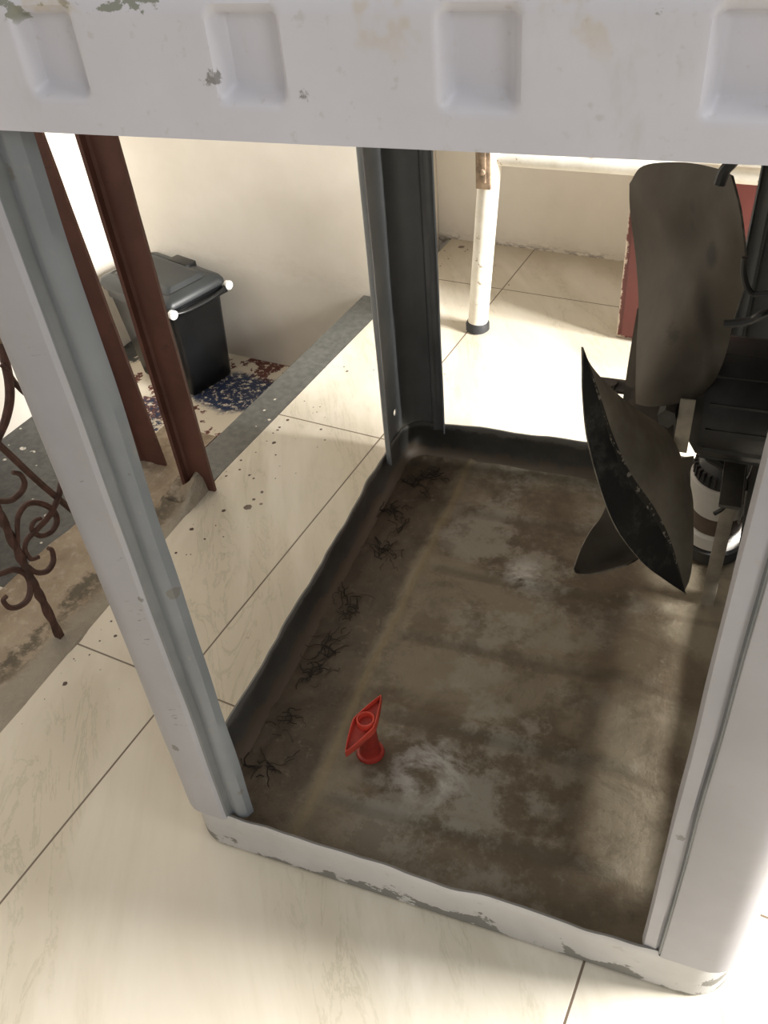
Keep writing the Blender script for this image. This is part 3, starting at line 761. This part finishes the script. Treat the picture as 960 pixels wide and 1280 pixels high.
# wrought iron scroll panel
ZP = -.872
def sc(pts): return [(ZP+.003*math.sin(i*1.3), a_, z) for i, (a_, z) in enumerate(pts)]
pn = empty('wrought_iron_railing', room(ZP, .516, .0), -YT)
tag(pn, 'rusty brown wrought iron scroll railing set in the cement ledge at the left edge', 'railing')
off = Vector((ZP, .516, 0))
def rel(pts): return [Vector(p)-off for p in sc(pts)]
bm = bmesh.new()
bar = rel([(.512, .62), (.513, .45), (.512, .274), (.515, .245), (.516, .176), (.514, .129), (.514, .082), (.516, -.004)])
tube(bm, bar, .0047, 8, 14, twist=.22, square=True); link('twisted_bar', bm, M_scroll, pn)
for pts, r in (([(0.640, 0.52), (0.613, 0.460), (0.616, 0.446), (0.615, 0.433), (0.609, 0.410), (0.601, 0.387), (0.589, 0.366), (0.574, 0.346), (0.556, 0.329), (0.537, 0.312), (.516, .30)], .0062),
               ([(0.585, 0.452), (0.605, 0.450), (0.618, 0.445), (0.625, 0.432), (0.623, 0.422)], .0055),
               ([(.600, .412), (0.602, 0.404), (0.607, 0.383), (0.615, 0.365), (0.624, 0.348), (0.633, 0.323), (.648, .29), (0.641, 0.259), (0.632, 0.232), (0.618, 0.214), (0.600, 0.200), (0.577, 0.189), (0.552, 0.183), (0.535, 0.178), (0.526, 0.168), (0.526, 0.153), (0.537, 0.147)], .0048),
               ([(0.520, 0.186), (0.528, 0.212), (0.538, 0.223), (0.557, 0.224), (0.575, 0.211), (0.586, 0.192), (0.585, 0.174), (0.572, 0.164), (0.555, 0.169), (0.548, 0.187), (0.554, 0.197), (0.564, 0.195)], .0045),
               ([(0.480, 0.285), (0.510, 0.270), (0.525, 0.255), (0.540, 0.245), (0.557, 0.245), (0.564, 0.255), (0.562, 0.271), (0.554, 0.280)], .0045),
               ([(0.517, 0.150), (0.524, 0.130), (0.540, 0.117), (0.557, 0.118), (0.563, 0.134), (0.557, 0.145)], .0045),
               ([(0.445, 0.180), (0.464, 0.176), (0.482, 0.167), (0.500, 0.155), (0.512, 0.136), (0.510, 0.119), (0.497, 0.105), (0.481, 0.104), (0.470, 0.112), (0.467, 0.128), (0.472, 0.133)], .0048)):
    bm = bmesh.new(); L_ = len(pts)
    tube(bm, rel(pts), r, 8, 6, rad=lambda t, r=r: r*.86*(.75+.35*math.sin(math.pi*min(1, t*1.05))))
    link('scroll', bm, M_scroll, pn)
bm = bmesh.new(); tube(bm, rel([(0.52, 0.41), (0.555, 0.317), (0.578, 0.256), (0.605, 0.193), (0.68, 0.02), (.72, -.03)]), .0048, 6, 4); link('brace_bar', bm, M_scroll, pn)
bm = bmesh.new(); lathe(bm, [(.004, -.014), (.0085, -.010), (.0085, .010), (.004, .014)], 12); o = link('collar', bm, M_rust, pn, True, (0.0, .100, .447)); 

# ------------------------------------------------------------------ black bin on the lower floor
BR = math.radians(-13)
def rr_ring(bm, hx, hy, r, z, cx=0, cy=0, cs=5):
    ring = []
    for (sx, sy, a0) in ((1, 1, 0), (-1, 1, 90), (-1, -1, 180), (1, -1, 270)):
        for k in range(cs+1):
            t = math.radians(a0+90*k/cs); ring.append(bm.verts.new((cx+sx*(hx-r)+r*math.cos(t), cy+sy*(hy-r)+r*math.sin(t), z)))
    return ring
def loft(bm, spec, cap0=True, cap1=True):
    R_ = [rr_ring(bm, *s_) for s_ in spec]; n = len(R_[0])
    for a, b in zip(R_, R_[1:]):
        for i in range(n): bm.faces.new((a[i], a[(i+1) % n], b[(i+1) % n], b[i]))
    if cap0: bm.faces.new(list(reversed(R_[0])))
    if cap1: bm.faces.new(R_[-1])
bn = empty('waste_bin', room(-1.437, 1.484, -.24), -YT+BR)
tag(bn, 'small black plastic waste bin with closed lid and white handle buttons on the lower landing', 'bin')
bm = bmesh.new()
loft(bm, [(.098, .062, .012, 0, .014), (.102, .066, .014, .006, .013), (.122, .076, .014, .215, .002), (.126, .079, .015, .217), (.126, .079, .015, .236), (.132, .085, .016, .238), (.132, .085, .016, .246)])
link('body', recalc(bm), M_bin, bn)
bm = bmesh.new()
loft(bm, [(.134, .087, .018, .246), (.137, .090, .020, .249), (.137, .090, .020, .256), (.130, .084, .018, .266), (.112, .068, .014, .272), (.108, .064, .012, .270), (.104, .060, .012, .270), (.096, .052, .012, .279), (.070, .040, .010, .281)])
ld = link('lid', recalc(bm), M_lid, bn)
bm = bmesh.new(); box(bm, -.035, .035, .056, .088, .262, .278, .004)
link('lid_catch', recalc(bm), M_bin, ld)
bm = bmesh.new()
tube(bm, [(.140, -.082, .241), (.145, -.05, .236), (.146, 0, .234), (.145, .05, .236), (.140, .082, .241)], .0065, 10, 8)
box(bm, .1335, .141, -.083, .083, .226, .240, .002)
link('handle', recalc(bm), M_bin, bn)
for y in (-.085, .085):
    bm = bmesh.new(); lathe(bm, [(.010, -.002), (.011, .004), (.011, .009), (.008, .0115)], 24, (0, 0, 0), Matrix.Rotation(math.pi/2, 3, 'Y'))
    link('button', recalc(bm), M_pin, bn, True, (.139, y, .243))

# ------------------------------------------------------------------ white tube table at the back
tb = empty('tube_table', room(-.643, 1.535, 0), -YT)
tag(tb, 'low table with worn white tubular frame and rubber foot on the sunlit floor', 'table')
def table_leg(x0, y0, x1, y1, zt=.40, br=True):
    bm = bmesh.new(); d = Vector((x1-x0, y1-y0, zt))
    n = 20; P = [Vector((x0, y0, .012))+d*(k/n)*.97 for k in range(n+1)]
    tube(bm, P, .0205, 24, 0); lg = link('leg', bm, M_tube, tb)
    bm = bmesh.new(); lathe(bm, [(.021, 0), (.0245, .003), (.0245, .016), (.0215, .022)], 24, (x0, y0, 0)); link('rubber_foot', bm, M_rubber, lg)
    if br:
        bm = bmesh.new(); c_ = Vector((x0, y0, .012))+d*.90
        c_ += Vector((-.006, -.0215, 0))
        box(bm, c_.x-.014, c_.x+.014, c_.y-.002, c_.y+.006, c_.z-.052, c_.z+.07, .0015)
        box(bm, c_.x-.006, c_.x+.006, c_.y-.004, c_.y, c_.z-.040, c_.z+.06, .002)
        lathe(bm, [(.006, 0), (.005, .004), (.002, .005)], 12, (c_.x, c_.y-.004, c_.z-.02), Matrix.Rotation(math.pi/2, 3, 'X'))
        o = link('bracket', recalc(bm), M_rust, lg)
table_leg(0, 0, .047, -.035)
table_leg(.86, 0, .82, -.035, br=False)
table_leg(0, .33, .047, .33, br=False) if False else None
bm = bmesh.new(); tube(bm, [(.050, -.030, .371), (.45, -.030, .379), (.81, -.030, .382)], .0145, 16, 4); link('frame_rail', bm, M_tube, tb)
bm = bmesh.new(); box(bm, .41, .81, -.055, -.035, .400, .410, .003); link('frame_slat', recalc(bm), M_tube, tb)

# red cupboard
cp = empty('red_cupboard', room(-.369, 1.598, 0), -YT)
tag(cp, 'brick red painted cupboard with chipped edge standing against the far wall', 'cupboard')
bm = bmesh.new(); box(bm, 0, .9, 0, .325, 0, 1.1, .003); link('body', recalc(bm), M_cup, cp)
for x0 in (.012, .455):
    bm = bmesh.new(); box(bm, x0, x0+.432, -.012, -.0005, .012, 1.085, .003)
    d = link('door', recalc(bm), M_cup, cp)
    bm = bmesh.new(); xx = x0+.39 if x0 < .2 else x0+.04; tube(bm, [(xx, -.012, .60), (xx, -.035, .61), (xx, -.035, .70), (xx, -.012, .71)], .004, 8, 4); link('handle', bm, M_shaft, d)
